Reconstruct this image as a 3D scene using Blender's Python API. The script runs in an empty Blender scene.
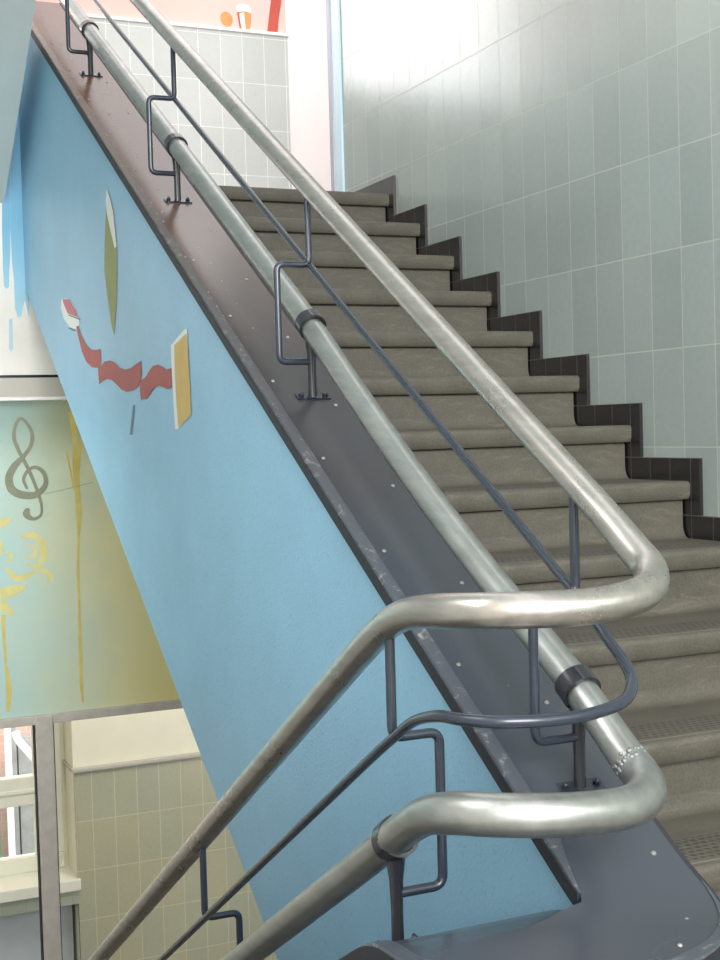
import bpy, bmesh, math, random
from mathutils import Vector, Matrix
from mathutils.geometry import tessellate_polygon
random.seed(7)
S = bpy.context.scene
COL = S.collection

# ------------------------------------------------------------------ helpers
def link(o, parent=None):
    COL.objects.link(o)
    if parent: o.parent = parent
    return o
def mobj(name, bm, mat, parent=None, smooth=False, loc=None):
    bmesh.ops.recalc_face_normals(bm, faces=bm.faces[:])
    me = bpy.data.meshes.new(name)
    bm.to_mesh(me); bm.free()
    mats = mat if isinstance(mat, (list, tuple)) else [mat]
    for m in mats: me.materials.append(m)
    if smooth:
        for p in me.polygons: p.use_smooth = True
        try: me.set_sharp_from_angle(angle=math.radians(40))
        except Exception: pass
    o = bpy.data.objects.new(name, me)
    if loc: 
        o.location = loc
        me.transform(Matrix.Translation(-Vector(loc)))
    return link(o, parent)
def thing(name, label, cat, loc=(0, 0, 0), group=None):
    o = bpy.data.objects.new(name, None); o.empty_display_size = .1
    o.location = loc; link(o)
    o['label'] = label; o['category'] = cat
    if group: o['group'] = group
    return o
def child(root, o):
    """parent o (built in world coordinates) to root keeping its place"""
    o.parent = root
    o.matrix_parent_inverse = Matrix.Translation(root.location).inverted()
    return o
def tag(o, label, cat, group=None):
    o['label'] = label; o['category'] = cat
    if group: o['group'] = group
    return o
def struct(o):
    o['kind'] = 'structure'; return o
def box(bm, x0, x1, y0, y1, z0, z1):
    v = [bm.verts.new((x, y, z)) for x in (x0, x1) for y in (y0, y1) for z in (z0, z1)]
    for f in ((0,1,3,2),(4,6,7,5),(0,4,5,1),(2,3,7,6),(0,2,6,4),(1,5,7,3)):
        bm.faces.new([v[i] for i in f])
    return v
def bbox(bm, x0, x1, y0, y1, z0, z1, r=.004, seg=2):
    b = bmesh.new(); box(b, x0, x1, y0, y1, z0, z1)
    bmesh.ops.recalc_face_normals(b, faces=b.faces[:])
    bmesh.ops.bevel(b, geom=b.edges[:], offset=r, segments=seg, affect='EDGES', profile=.6)
    t = bpy.data.meshes.new('t'); b.to_mesh(t); b.free(); bm.from_mesh(t); bpy.data.meshes.remove(t)
def prism(bm, pts, axis, a0, a1):
    """extrude a polygon along 'X' or 'Y'. pts are (y,z) for X, (x,z) for Y"""
    def mk(u, v, a): return (a, u, v) if axis == 'X' else ((u, a, v) if axis == 'Y' else (u, v, a))
    A = [bm.verts.new(mk(u, v, a0)) for u, v in pts]
    B = [bm.verts.new(mk(u, v, a1)) for u, v in pts]
    n = len(pts)
    for t in tessellate_polygon([[Vector((u, v, 0)) for u, v in pts]]):
        bm.faces.new([A[i] for i in t]); bm.faces.new([B[i] for i in t[::-1]])
    for i in range(n): bm.faces.new((A[i], B[i], B[(i+1) % n], A[(i+1) % n]))
def fillet(pts, r, seg=6):
    """round the corners of an open polyline"""
    P = [Vector(p) for p in pts]; out = [P[0]]
    for i in range(1, len(P)-1):
        a, b, c = P[i-1], P[i], P[i+1]
        d = min(r, (a-b).length*.48, (c-b).length*.48)
        p = b+(a-b).normalized()*d; q = b+(c-b).normalized()*d
        for k in range(seg+1):
            t = k/seg
            out.append(p*(1-t)**2+b*2*t*(1-t)+q*t*t)
    out.append(P[-1]); return out
def catmull(pts, n=8):
    P = [Vector(p) for p in pts]; out = []
    for i in range(len(P)-1):
        p0 = P[max(i-1, 0)]; p1 = P[i]; p2 = P[i+1]; p3 = P[min(i+2, len(P)-1)]
        for k in range(n):
            t = k/n
            out.append(.5*((2*p1)+(p2-p0)*t+(2*p0-5*p1+4*p2-p3)*t*t+(3*p1-p0-3*p2+p3)*t**3))
    out.append(P[-1]); return out
def tube(bm, path, rad, seg=20, cap=True, squash=1.0):
    P = [Vector(p) for p in path]; n = len(P)
    R = rad if isinstance(rad, (list, tuple)) else [rad]*n
    T = []
    for i in range(n):
        t = (P[min(i+1, n-1)]-P[max(i-1, 0)]); T.append(t.normalized())
    up = Vector((0, 0, 1)) if abs(T[0].z) < .9 else Vector((1, 0, 0))
    nrm = (up-T[0]*up.dot(T[0])).normalized()
    rings = []
    for i in range(n):
        if i:
            nrm = (nrm-T[i]*nrm.dot(T[i])).normalized()
        bn = T[i].cross(nrm)
        rings.append([bm.verts.new(P[i]+(nrm*math.cos(a)+bn*math.sin(a)*squash)*R[i]) for a in (2*math.pi*k/seg for k in range(seg))])
    for i in range(n-1):
        for k in range(seg):
            bm.faces.new((rings[i][k], rings[i][(k+1) % seg], rings[i+1][(k+1) % seg], rings[i+1][k]))
    if cap:
        bm.faces.new(rings[0][::-1]); bm.faces.new(rings[-1])
def dome(bm, c, r, h, seg=10, rows=3, axis=Vector((0, 0, 1))):
    axis = axis.normalized(); a = axis.orthogonal().normalized(); b = axis.cross(a); c = Vector(c)
    rings = []
    for j in range(rows):
        t = j/rows*math.pi/2
        rings.append([bm.verts.new(c+(a*math.cos(q)+b*math.sin(q))*r*math.cos(t)+axis*h*math.sin(t)) for q in (2*math.pi*k/seg for k in range(seg))])
    top = bm.verts.new(c+axis*h)
    for j in range(rows-1):
        for k in range(seg): bm.faces.new((rings[j][k], rings[j][(k+1) % seg], rings[j+1][(k+1) % seg], rings[j+1][k]))
    for k in range(seg): bm.faces.new((rings[-1][k], rings[-1][(k+1) % seg], top))
    bm.faces.new(rings[0][::-1])
def flat_poly(bm, pts, thick):
    """polygon lying in a wall plane; thick is the offset vector of its body"""
    th = Vector(thick)
    P = [Vector(p)+th for p in pts]; A = [bm.verts.new(p) for p in P]
    for t in tessellate_polygon([P]): bm.faces.new([A[i] for i in t])
def stroke(bm, pts, widths, normal, thick, n=8):
    """painted brush stroke of varying width lying in a plane with this normal"""
    C = catmull(pts, n); nr = Vector(normal); m = len(C); k = len(widths)
    top = []; bot = []
    for i, p in enumerate(C):
        t = (C[min(i+1, m-1)]-C[max(i-1, 0)]).normalized(); s = t.cross(nr).normalized()
        u = i/(m-1)*(k-1); j = min(int(u), k-2); w = widths[j]+(widths[j+1]-widths[j])*(u-j)
        off = nr*(thick+i*.000012)
        top.append((bm.verts.new(p+s*w/2+off), bm.verts.new(p-s*w/2+off)))
    for i in range(m-1):
        bm.faces.new((top[i][0], top[i+1][0], top[i+1][1], top[i][1]))

# ------------------------------------------------------------------ materials
class N:
    def __init__(s, name):
        s.m = bpy.data.materials.new(name); s.m.use_nodes = True
        s.t = s.m.node_tree; s.t.nodes.clear()
        s.out = s.t.nodes.new('ShaderNodeOutputMaterial'); s.b = s.t.nodes.new('ShaderNodeBsdfPrincipled')
        s.t.links.new(s.b.outputs[0], s.out.inputs[0])
    def n(s, typ, **kw):
        o = s.t.nodes.new('ShaderNode'+typ)
        for k, v in kw.items():
            if hasattr(o, k): setattr(o, k, v)
            else: o.inputs[k.replace('_', ' ')].default_value = v
        return o
    def l(s, a, b): s.t.links.new(a, b)
    def coord(s, kind='Object'):
        c = s.n('TexCoord'); return c.outputs[kind]
    def noise(s, scale, detail=4, rough=.6, vec=None, dist=0):
        o = s.n('TexNoise'); o.inputs['Scale'].default_value = scale; o.inputs['Detail'].default_value = detail
        o.inputs['Roughness'].default_value = rough; o.inputs['Distortion'].default_value = dist
        if vec is not None: s.l(vec, o.inputs['Vector'])
        return o.outputs['Fac']
    def ramp(s, fac, stops):
        o = s.n('ValToRGB'); e = o.color_ramp.elements
        while len(e) < len(stops): e.new(.5)
        for i, (p, c) in enumerate(stops): e[i].position = p; e[i].color = (*c, 1)
        s.l(fac, o.inputs[0]); return o.outputs[0]
    def mix(s, fac, a, b, mode='MIX'):
        o = s.n('Mix'); o.data_type = 'RGBA'; o.blend_type = mode
        for v, i in ((fac, 0), (a, 6), (b, 7)):
            if hasattr(v, 'links'): s.l(v, o.inputs[i])
            elif isinstance(v, (int, float)): o.inputs[i].default_value = v
            else: o.inputs[i].default_value = (*v, 1)
        return o.outputs[2]
    def math(s, op, a, b=0.0, c=None):
        o = s.n('Math'); o.operation = op
        for v, i in ((a, 0), (b, 1), (c, 2)):
            if v is None: continue
            if hasattr(v, 'links'): s.l(v, o.inputs[i])
            else: o.inputs[i].default_value = v
        return o.outputs[0]
    def bump(s, h, strength=.2, dist=.002):
        o = s.n('Bump'); o.inputs['Strength'].default_value = strength; o.inputs['Distance'].default_value = dist
        s.l(h, o.inputs['Height']); s.l(o.outputs[0], s.b.inputs['Normal'])
    def set(s, **kw):
        for k, v in kw.items():
            i = s.b.inputs[k.replace('_', ' ')]
            if hasattr(v, 'links'): s.l(v, i)
            elif isinstance(v, (tuple, list)): i.default_value = (*v, 1)
            else: i.default_value = v
        return s
def srgb(r, g, b):
    f = lambda c: (c/255/12.92 if c <= 10 else ((c/255+.055)/1.055)**2.4)
    return (f(r), f(g), f(b))
def mixc(c, k): return tuple(min(1, x*k) for x in c)
def plain(name, rgb, rough=.6, metal=0, var=.12, scale=6, coat=0, bump=0, bscale=150):
    m = N(name); c = srgb(*rgb); o = m.coord()
    m.set(Base_Color=m.ramp(m.noise(scale, 5, .6, o), [(.3, mixc(c, 1-var)), (.7, mixc(c, 1+var))]), Roughness=rough, Metallic=metal, Coat_Weight=coat)
    if bump: m.bump(m.noise(bscale, 3, .6, o), bump, .002)
    return m.m
def tile_mat(name, plane, u0, v0, w, h, rgb, var, grout, rough, mortar=.0022, offset=0.0, tint=None, wob=.15):
    """glazed tiles laid as a stack-bonded grid; plane gives which axes run along the wall"""
    m = N(name); o = m.coord()
    sp = m.n('SeparateXYZ'); m.l(o, sp.inputs[0])
    cb = m.n('CombineXYZ')
    m.l(m.math('SUBTRACT', sp.outputs['XYZ'.index(plane[0])], u0), cb.inputs[0]); m.l(m.math('SUBTRACT', sp.outputs['XYZ'.index(plane[1])], v0), cb.inputs[1])
    br = m.n('TexBrick'); br.offset = offset; br.squash = 1
    m.l(cb.outputs[0], br.inputs['Vector'])
    c = srgb(*rgb); c2 = mixc(c, 1-var)
    br.inputs['Color1'].default_value = (*c, 1); br.inputs['Color2'].default_value = (*(tint and srgb(*tint) or c2), 1)
    br.inputs['Mortar'].default_value = (*srgb(*grout), 1)
    br.inputs['Scale'].default_value = 1; br.inputs['Mortar Size'].default_value = mortar; br.inputs['Mortar Smooth'].default_value = .1
    br.inputs['Bias'].default_value = 0; br.inputs['Brick Width'].default_value = w; br.inputs['Row Height'].default_value = h
    nz = m.noise(45, 6, .7, o); big = m.noise(1.6, 3, .5, o)
    col = m.mix(.045, br.outputs['Color'], m.ramp(nz, [(.3, (.05, .05, .05)), (.7, (.95, .95, .95))]), 'OVERLAY')
    col = m.mix(.08, col, m.ramp(big, [(.35, (.2, .25, .25)), (.65, (.8, .78, .7))]), 'OVERLAY')
    m.set(Base_Color=col, Coat_Weight=.45, Coat_Roughness=.19)
    rr = m.math('MULTIPLY_ADD', br.outputs['Fac'], .6, rough); m.l(rr, m.b.inputs['Roughness'])
    hh = m.math('ADD', m.math('MULTIPLY', br.outputs['Fac'], -1.0), m.math('MULTIPLY', m.noise(9, 2, .5, o), wob))
    m.bump(hh, .35, .003)
    return m.m

M = {}
M['tile'] = tile_mat('glazed_tile', 'YZ', -1.5543, .6972, .15, .30, (158, 168, 164), .13, (176, 178, 168), .26, mortar=.0019)
M['tile_grey'] = tile_mat('grey_dado_tile', 'XZ', .117, .06, .15, .30, (196, 197, 193), .06, (232, 232, 228), .25)
M['tile_olive'] = tile_mat('olive_dado_tile', 'XZ', -.743, -4.073, .145, .315, (184, 180, 152), .10, (206, 202, 172), .25, tint=(174, 176, 156))
M['tile_niche'] = tile_mat('niche_tile', 'XZ', -.743, -4.2, .145, .30, (170, 178, 160), .10, (150, 155, 140), .3)
M['skirt'] = tile_mat('black_skirting_tile', 'YZ', -.045, .07, .10, .1722, (34, 33, 33), .25, (74, 72, 69), .26, mortar=.0015)

m = N('cast_stone'); o = m.coord()
c = srgb(86, 83, 74)
base = m.ramp(m.noise(7, 6, .65, o), [(.25, mixc(c, .72)), (.5, c), (.8, mixc(c, 1.2))])
speck = m.noise(160, 3, .7, o)
base = m.mix(.22, base, m.ramp(speck, [(.35, (.15, .14, .12)), (.65, (.85, .83, .78))]), 'OVERLAY')
mp = m.n('Mapping'); mp.inputs['Scale'].default_value = (2.2, 9, 9); m.l(o, mp.inputs['Vector'])
scuff = m.noise(2.4, 7, .75, mp.outputs[0], 1.2)
base = m.mix(m.ramp(scuff, [(.56, (0, 0, 0)), (.74, (.22, .22, .22))]), base, srgb(172, 166, 148))
# rows of small lens-shaped hollows near the nosing, pressed into the tread
sp = m.n('SeparateXYZ'); m.l(o, sp.inputs[0])
cb = m.n('CombineXYZ'); m.l(sp.outputs[0], cb.inputs[0]); m.l(sp.outputs[1], cb.inputs[1])
br = m.n('TexBrick'); br.offset = .5; m.l(cb.outputs[0], br.inputs['Vector'])
br.inputs['Scale'].default_value = 1; br.inputs['Brick Width'].default_value = .0205; br.inputs['Row Height'].default_value = .0195
br.inputs['Mortar Size'].default_value = .0062; br.inputs['Mortar Smooth'].default_value = .8
yb = m.math('MULTIPLY', m.math('GREATER_THAN', sp.outputs[1], .045), m.math('LESS_THAN', sp.outputs[1], .165))
zb = m.math('MULTIPLY', yb, m.math('GREATER_THAN', sp.outputs[2], -.004))
hol = m.math('MULTIPLY', m.math('SUBTRACT', 1.0, br.outputs['Fac']), zb)
base = m.mix(m.math('MULTIPLY', hol, .75), base, (.032, .028, .023))
# groove that runs along behind the nosing
gr = m.math('MULTIPLY', m.math('MULTIPLY', m.math('GREATER_THAN', sp.outputs[1], .024), m.math('LESS_THAN', sp.outputs[1], .030)), m.math('GREATER_THAN', sp.outputs[2], -.004))
base = m.mix(m.math('MULTIPLY', gr, .28), base, srgb(176, 170, 150))
m.set(Base_Color=base, Roughness=.62)
hh = m.math('SUBTRACT', m.math('MULTIPLY', speck, .25), m.math('MULTIPLY', hol, 1.0))
m.bump(hh, .5, .003); M['stone'] = m.m

M['riser'] = M['stone']

def paint_blue():
    m = N('blue_stippled_paint'); o = m.coord()
    c = srgb(132, 177, 203)
    col = m.ramp(m.noise(3, 4, .6, o), [(.3, mixc(c, .93)), (.7, mixc(c, 1.06))])
    sp = m.noise(120, 2, .6, o)
    col = m.mix(m.ramp(sp, [(.27, (.6, .6, .6)), (.38, (0, 0, 0))]), col, srgb(96, 146, 174))
    m.set(Base_Color=col, Roughness=.42)
    m.bump(m.noise(150, 3, .6, o), .35, .003); return m.m
M['blue'] = paint_blue()
M['cream'] = plain('cream_wall_paint', (238, 234, 212), .6, var=.03)
M['white'] = plain('white_wall_paint', (244, 241, 238), .55, var=.02)
M['white_frame'] = plain('white_gloss_paint', (238, 238, 222), .35, var=.04)
M['pier'] = plain('warm_white_paint', (252, 240, 238), .55, var=.01)
M['soffit'] = plain('pale_grey_soffit_paint', (176, 190, 190), .6, var=.03, bump=.1)
M['lino'] = plain('grey_floor', (120, 118, 110), .5, var=.12, scale=14)
M['lightblue'] = plain('light_blue_trim_paint', (205, 230, 240), .4, var=.03)
M['lilac'] = plain('lilac_grey_bead', (176, 176, 190), .4, var=.03)
M['niche'] = plain('niche_blue_grey_paint', (186, 194, 198), .5, var=.06)
M['frame'] = plain('grey_brown_frame_paint', (188, 182, 174), .45, var=.10, scale=20)
M['band'] = plain('grey_band_paint', (190, 186, 176), .5, var=.05)

m = N('pink_wall'); o = m.coord(); sp = m.n('SeparateXYZ'); m.l(o, sp.inputs[0])
f = m.math('MULTIPLY_ADD', sp.outputs[0], .5, .30)
m.set(Base_Color=m.ramp(f, [(.2, srgb(238, 182, 172)), (.62, srgb(242, 196, 188))]), Roughness=.6); M['pink'] = m.m

m = N('drip_wall_white'); o = m.coord()
m.set(Base_Color=m.ramp(m.noise(4, 4, .6, o), [(.3, srgb(226, 222, 214)), (.7, srgb(242, 240, 234))]), Roughness=.55); M['drip_white'] = m.m
m = N('sky_blue_mural_paint'); o = m.coord(); sp = m.n('SeparateXYZ'); m.l(o, sp.inputs[0])
m.set(Base_Color=m.ramp(m.math('MULTIPLY_ADD', sp.outputs[2], .8, .6), [(.1, srgb(176, 216, 230)), (.5, srgb(120, 182, 212))]), Roughness=.5); M['drip_blue'] = m.m
M['drip_pale'] = plain('pale_drip_paint', (178, 208, 220), .5, var=.05)

# yellow and aqua cloudy mural panel
m = N('cloudy_mural_paint'); o = m.coord(); sp = m.n('SeparateXYZ'); m.l(o, sp.inputs[0])
u = m.math('MULTIPLY_ADD', sp.outputs[0], 1.25, 2.05)       # 0 at the left, 1 to the right
n1 = m.noise(2.6, 3, .55, o)
f = m.math('ADD', m.math('MULTIPLY', u, .75), m.math('MULTIPLY', n1, .55))
col = m.ramp(f, [(.25, srgb(176, 208, 206)), (.55, srgb(198, 210, 186)), (.80, srgb(222, 219, 172)), (1.0, srgb(226, 216, 150))])
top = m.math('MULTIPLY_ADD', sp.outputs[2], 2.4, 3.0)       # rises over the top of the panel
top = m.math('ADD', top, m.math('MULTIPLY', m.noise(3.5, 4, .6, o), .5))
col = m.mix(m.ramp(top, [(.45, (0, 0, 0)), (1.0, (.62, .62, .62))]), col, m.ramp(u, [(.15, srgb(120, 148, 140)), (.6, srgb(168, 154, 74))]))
m.set(Base_Color=col, Roughness=.4); M['mural'] = m.m
M['clef'] = plain('grey_green_brush_paint', (136, 140, 118), .5, var=.10, scale=25)
M['clef_hi'] = plain('pale_sage_brush_paint', (160, 166, 142), .5, var=.1, scale=25)
M['ochre_drip'] = plain('ochre_drip_paint', (208, 192, 108), .45, var=.14, scale=12)
M['ochre_soft'] = plain('soft_yellow_paint', (214, 208, 140), .5, var=.08, scale=12)

M['ribbon'] = plain('brick_red_paint', (152, 60, 52), .5, var=.12, scale=9)
M['olive'] = plain('olive_paint', (128, 134, 66), .5, var=.1, scale=9)
M['ochre'] = plain('ochre_paint', (190, 160, 84), .5, var=.08, scale=14)
M['paint_white'] = plain('off_white_paint', (214, 216, 210), .5, var=.04)
M['paint_rose'] = plain('rose_paint', (176, 92, 104), .5, var=.08)
M['paint_dark'] = plain('slate_paint_line', (84, 100, 120), .5, var=.1)
M['orange'] = plain('orange_paint', (240, 146, 84), .5, var=.18, scale=14)
M['orange_leaf'] = plain('olive_yellow_paint', (214, 170, 96), .5, var=.08)
M['glass_white'] = plain('foam_white_paint', (250, 246, 236), .5, var=.02)
M['bottle'] = plain('bottle_red_paint', (196, 78, 62), .5, var=.10, scale=12)

# bare and worn steel tubes
def steel(name, rgb, rough, streak=.25, worn=None):
    m = N(name); o = m.coord()
    mp = m.n('Mapping'); mp.inputs['Rotation'].default_value = (-math.atan(.6), 0, 0); mp.inputs['Scale'].default_value = (22, 1.2, 22); m.l(o, mp.inputs['Vector'])
    st = m.noise(2, 5, .65, mp.outputs[0])
    c = srgb(*rgb)
    col = m.ramp(st, [(.25, mixc(c, 1-streak)), (.75, mixc(c, 1+streak*.6))])
    if worn:
        col = m.mix(m.ramp(m.noise(5, 5, .7, o, .6), [(.52, (0, 0, 0)), (.68, (.5, .5, .5))]), col, srgb(*worn))
    m.set(Base_Color=col, Metallic=.92)
    m.l(m.math('MULTIPLY_ADD', m.noise(9, 5, .7, o), .22, rough), m.b.inputs['Roughness'])
    m.bump(m.noise(18, 2, .5, o), .02, .003)
    return m.m
M['rail'] = steel('polished_steel', (184, 179, 172), .18)
M['rail_low'] = steel('worn_steel', (176, 178, 174), .24, .22, (150, 158, 156))
M['weld'] = steel('weld_steel', (150, 152, 150), .5)
def slate(name, rgb, rough, coat=.3):
    m = N(name); o = m.coord(); c = srgb(*rgb)
    col = m.ramp(m.noise(5, 4, .6, o), [(.3, mixc(c, .88)), (.7, mixc(c, 1.12))])
    m.set(Base_Color=col, Roughness=rough, Coat_Weight=coat, Coat_Roughness=.12, Metallic=.15)
    m.bump(m.noise(60, 3, .6, o), .05, .002); return m.m
M['bar'] = slate('slate_blue_enamel', (44, 51, 62), .24)
M['black'] = slate('black_enamel', (40, 42, 48), .25)

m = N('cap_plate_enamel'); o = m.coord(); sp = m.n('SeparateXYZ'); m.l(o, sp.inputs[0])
t = m.math('MULTIPLY_ADD', sp.outputs[1], .27, .84)         # colour turns from slate to brown up the slope
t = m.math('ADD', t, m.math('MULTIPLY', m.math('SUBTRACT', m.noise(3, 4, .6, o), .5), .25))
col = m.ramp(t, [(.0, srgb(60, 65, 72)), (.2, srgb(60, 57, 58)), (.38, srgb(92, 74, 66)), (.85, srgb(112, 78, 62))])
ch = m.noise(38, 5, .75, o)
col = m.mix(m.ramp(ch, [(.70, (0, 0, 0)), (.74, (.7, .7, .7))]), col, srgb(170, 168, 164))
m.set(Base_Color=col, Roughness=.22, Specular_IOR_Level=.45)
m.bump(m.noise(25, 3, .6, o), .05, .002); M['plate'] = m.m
m = N('cap_strip_worn_enamel'); o = m.coord(); sp = m.n('SeparateXYZ'); m.l(o, sp.inputs[0])
t = m.math('MULTIPLY_ADD', sp.outputs[1], .27, .84)
col = m.ramp(t, [(.0, srgb(64, 70, 78)), (.35, srgb(72, 69, 69)), (.85, srgb(118, 96, 84))])
ch = m.noise(30, 6, .8, o, .8)
col = m.mix(m.ramp(ch, [(.56, (0, 0, 0)), (.66, (.6, .6, .6))]), col, srgb(160, 156, 150))
m.set(Base_Color=col, Roughness=.38, Coat_Weight=.2); M['strip'] = m.m
M['cap_edge'] = slate('cap_edge_black', (36, 38, 44), .6, 0)
M['chip'] = plain('bright_screw_metal', (150, 148, 144), .4, metal=.6, var=.05)

m = N('clear_pane'); 
m.t.nodes.remove(m.b); tr = m.n('BsdfTransparent'); gl = m.n('BsdfGlossy'); gl.inputs['Roughness'].default_value = .03
mx = m.n('MixShader'); lw = m.n('LayerWeight'); lw.inputs['Blend'].default_value = .12
m.l(lw.outputs['Fresnel'], mx.inputs[0]); m.l(tr.outputs[0], mx.inputs[1]); m.l(gl.outputs[0], mx.inputs[2]); m.l(mx.outputs[0], m.out.inputs[0]); M['glass'] = m.m
m = N('brick_facade'); o = m.coord(); sp = m.n('SeparateXYZ'); m.l(o, sp.inputs[0]); cb = m.n('CombineXYZ')
m.l(sp.outputs[0], cb.inputs[0]); m.l(sp.outputs[2], cb.inputs[1])
br = m.n('TexBrick'); m.l(cb.outputs[0], br.inputs['Vector'])
br.inputs['Color1'].default_value = (*srgb(226, 190, 178), 1); br.inputs['Color2'].default_value = (*srgb(214, 174, 162), 1); br.inputs['Mortar'].default_value = (*srgb(214, 200, 190), 1)
br.inputs['Scale'].default_value = 1; br.inputs['Brick Width'].default_value = .22; br.inputs['Row Height'].default_value = .07; br.inputs['Mortar Size'].default_value = .006
m.set(Base_Color=br.outputs['Color'], Roughness=.85); M['brick'] = m.m
M['green'] = plain('green_door_paint', (70, 168, 130), .5, var=.05)
M['pipe_white'] = plain('white_pipe_plastic', (232, 236, 236), .4, var=.03)
M['pipe_grey'] = plain('weathered_grey_render', (150, 155, 156), .6, var=.2, scale=10)

# ------------------------------------------------------------------ numbers of the place
T, R = .2916, .1721          # going and rise of one step
NL = 14                      # steps from the upper floor down to the half landing
ZL = -NL*R                   # half landing
XW = 0.0                     # tiled wall
XP = -1.505                  # blue face of the parapet
YE = .46                     # top end of the parapet
def zU(y): return .6*y+1.0237
def zM(y): return .6*y+.845
def zL_(y):      # the thick rail sags a little between its two lowest brackets
    t = (-2.49-y)/1.15
    return .6*y+.71-(.030*math.sin(math.pi*t) if 0 < t < 1 else 0)
def zB(y): return .6*y+.547

# ------------------------------------------------------------------ the setting
bm = bmesh.new(); box(bm, 0, .2, -7.6, .62, -5.0, 3.3); struct(mobj('wall_right', bm, M['tile']))
# stepped black skirting on the wall, one band following the treads
bm = bmesh.new()
def sk(y1, y0, zt, zb0, zb1):
    v = [bm.verts.new((x, y, z)) for x in (-.012, 0) for y, z in ((y0, zb0), (y1, zb1), (y1, zt), (y0, zt))]
    for f in ((0,1,2,3),(7,6,5,4),(0,4,5,1),(1,5,6,2),(2,6,7,3),(3,7,4,0)): bm.faces.new([v[i] for i in f])
sk(.505, -.045, .0695, -.25, -.25)
for i in range(NL-1):
    sk(-i*T-.045, -(i+1)*T-.045, -(i+1)*R+.0695, -(i+2)*R-.1, -(i+1)*R-.1)
sk(-(NL-1)*T-.045, -6.6, ZL+.0695, ZL-.03, ZL-.03)
struct(mobj('baseboard_right', bm, M['skirt']))
bm = bmesh.new(); box(bm, -.010, 0, .505, .60, .0695, 3.3); struct(mobj('trim_1', bm, M['lightblue']))
bm = bmesh.new(); bbox(bm, -.016, .0, .59, .635, .0, 3.3, .005); struct(mobj('trim_2', bm, M['lilac']))
# floors
bm = bmesh.new(); box(bm, -3.0, 2.2, .60, 3.1, -.30, 0.0); box(bm, -1.335, -.012, .332, .60, -.30, -.0); struct(mobj('floor', bm, M['stone']))
bm = bmesh.new(); box(bm, -3.0, 0, -7.6, -3.76, ZL-.22, ZL); struct(mobj('floor', bm, M['lino']))
bm = bmesh.new(); box(bm, -3.0, 2.2, -7.6, 3.5, -4.96, -4.816); struct(mobj('floor', bm, M['lino']))
# outer wall of the lower flight and of the halls
bm = bmesh.new(); box(bm, -3.2, -3.0, -7.6, 3.5, -4.96, 3.3); struct(mobj('wall_left', bm, M['white']))
# sloping soffit of the next flight
bm = bmesh.new(); 
sf = lambda y: .555-.695*(y+.385)
prism(bm, [(.50, sf(.50)), (-4.6, sf(-4.6)), (-4.6, sf(-4.6)+.35), (.50, sf(.5)+.35)], 'X', -3.0, -1.58); struct(mobj('ceiling', bm, M['soffit']))
# back wall upstairs: pink paint, grey tile dado with a ledge, white pier
bm = bmesh.new(); box(bm, -3.0, .735, 3.1, 3.5, -.30, 3.3); struct(mobj('wall_back', bm, M['pink']))
WB = bpy.data.objects['wall_back']
bm = bmesh.new(); box(bm, .735, 2.2, 3.09, 3.5, -.30, 3.3); struct(mobj('wall_back', bm, M['pier']))
bm = bmesh.new(); box(bm, -3.0, .735, 3.07, 3.1, 0, 1.585); struct(mobj('trim_3', bm, M['tile_grey']))
bm = bmesh.new(); bbox(bm, -3.0, .745, 3.055, 3.1, 1.585, 1.606, .004); struct(mobj('trim_4', bm, M['white']))
bm = bmesh.new(); box(bm, 2.2, 2.4, .62, 3.5, -4.96, 3.3); struct(mobj('wall_far_right', bm, M['white']))
# narrow wall at the head of the well, white with blue drips, and the edge band of the landing
bm = bmesh.new(); box(bm, -3.0, -1.34, YE, .60, -.752, .62); box(bm, -1.34, 0, YE, .60, -.752, -.305); WM = struct(mobj('wall_middle', bm, M['drip_white']))
bm = bmesh.new(); box(bm, -3.0, 0, YE-.004, .60, -.845, -.764); struct(mobj('trim_5', bm, M['band']))
bm = bmesh.new(); box(bm, -3.0, 0, YE+.012, .60, -.764, -.752); struct(mobj('trim_6', bm, M['black']))
bm = bmesh.new(); bbox(bm, -3.0, 0, YE-.012, .60, -.860, -.845, .003); struct(mobj('trim_7', bm, M['white']))
# lower hall: back wall with olive dado, recess with a window
ZD = -3.126
bm = bmesh.new(); box(bm, -.85, 2.2, 3.1, 3.5, -4.816, -.30); struct(mobj('wall_back', bm, M['cream']))
bm = bmesh.new(); box(bm, -.85, 2.2, 3.07, 3.1, -4.816, ZD); struct(mobj('trim_8', bm, M['tile_olive']))
bm = bmesh.new(); bbox(bm, -.865, 2.2, 3.05, 3.1, ZD, ZD+.022, .004); bbox(bm, -.865, -.85, 3.1, 3.36, ZD, ZD+.022, .004); struct(mobj('trim_9', bm, M['band']))
bm = bmesh.new(); box(bm, -3.0, -.85, 3.36, 3.5, -4.816, -3.80); box(bm, -3.0, -.85, 3.36, 3.5, -2.55, -.30); box(bm, -3.0, -2.3, 3.36, 3.5, -3.80, -2.55); box(bm, -.875, -.85, 3.36, 3.5, -3.80, -2.55)
struct(mobj('wall_back', bm, M['cream']))
bm = bmesh.new(); box(bm, -3.0, -.85, 3.07, 3.36, -3.96, -3.872); struct(mobj('trim_10', bm, M['tile_niche']))
bm = bmesh.new(); box(bm, -3.0, -.87, 3.19, 3.24, -4.816, -3.96); struct(mobj('trim_11', bm, M['niche']))
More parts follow.
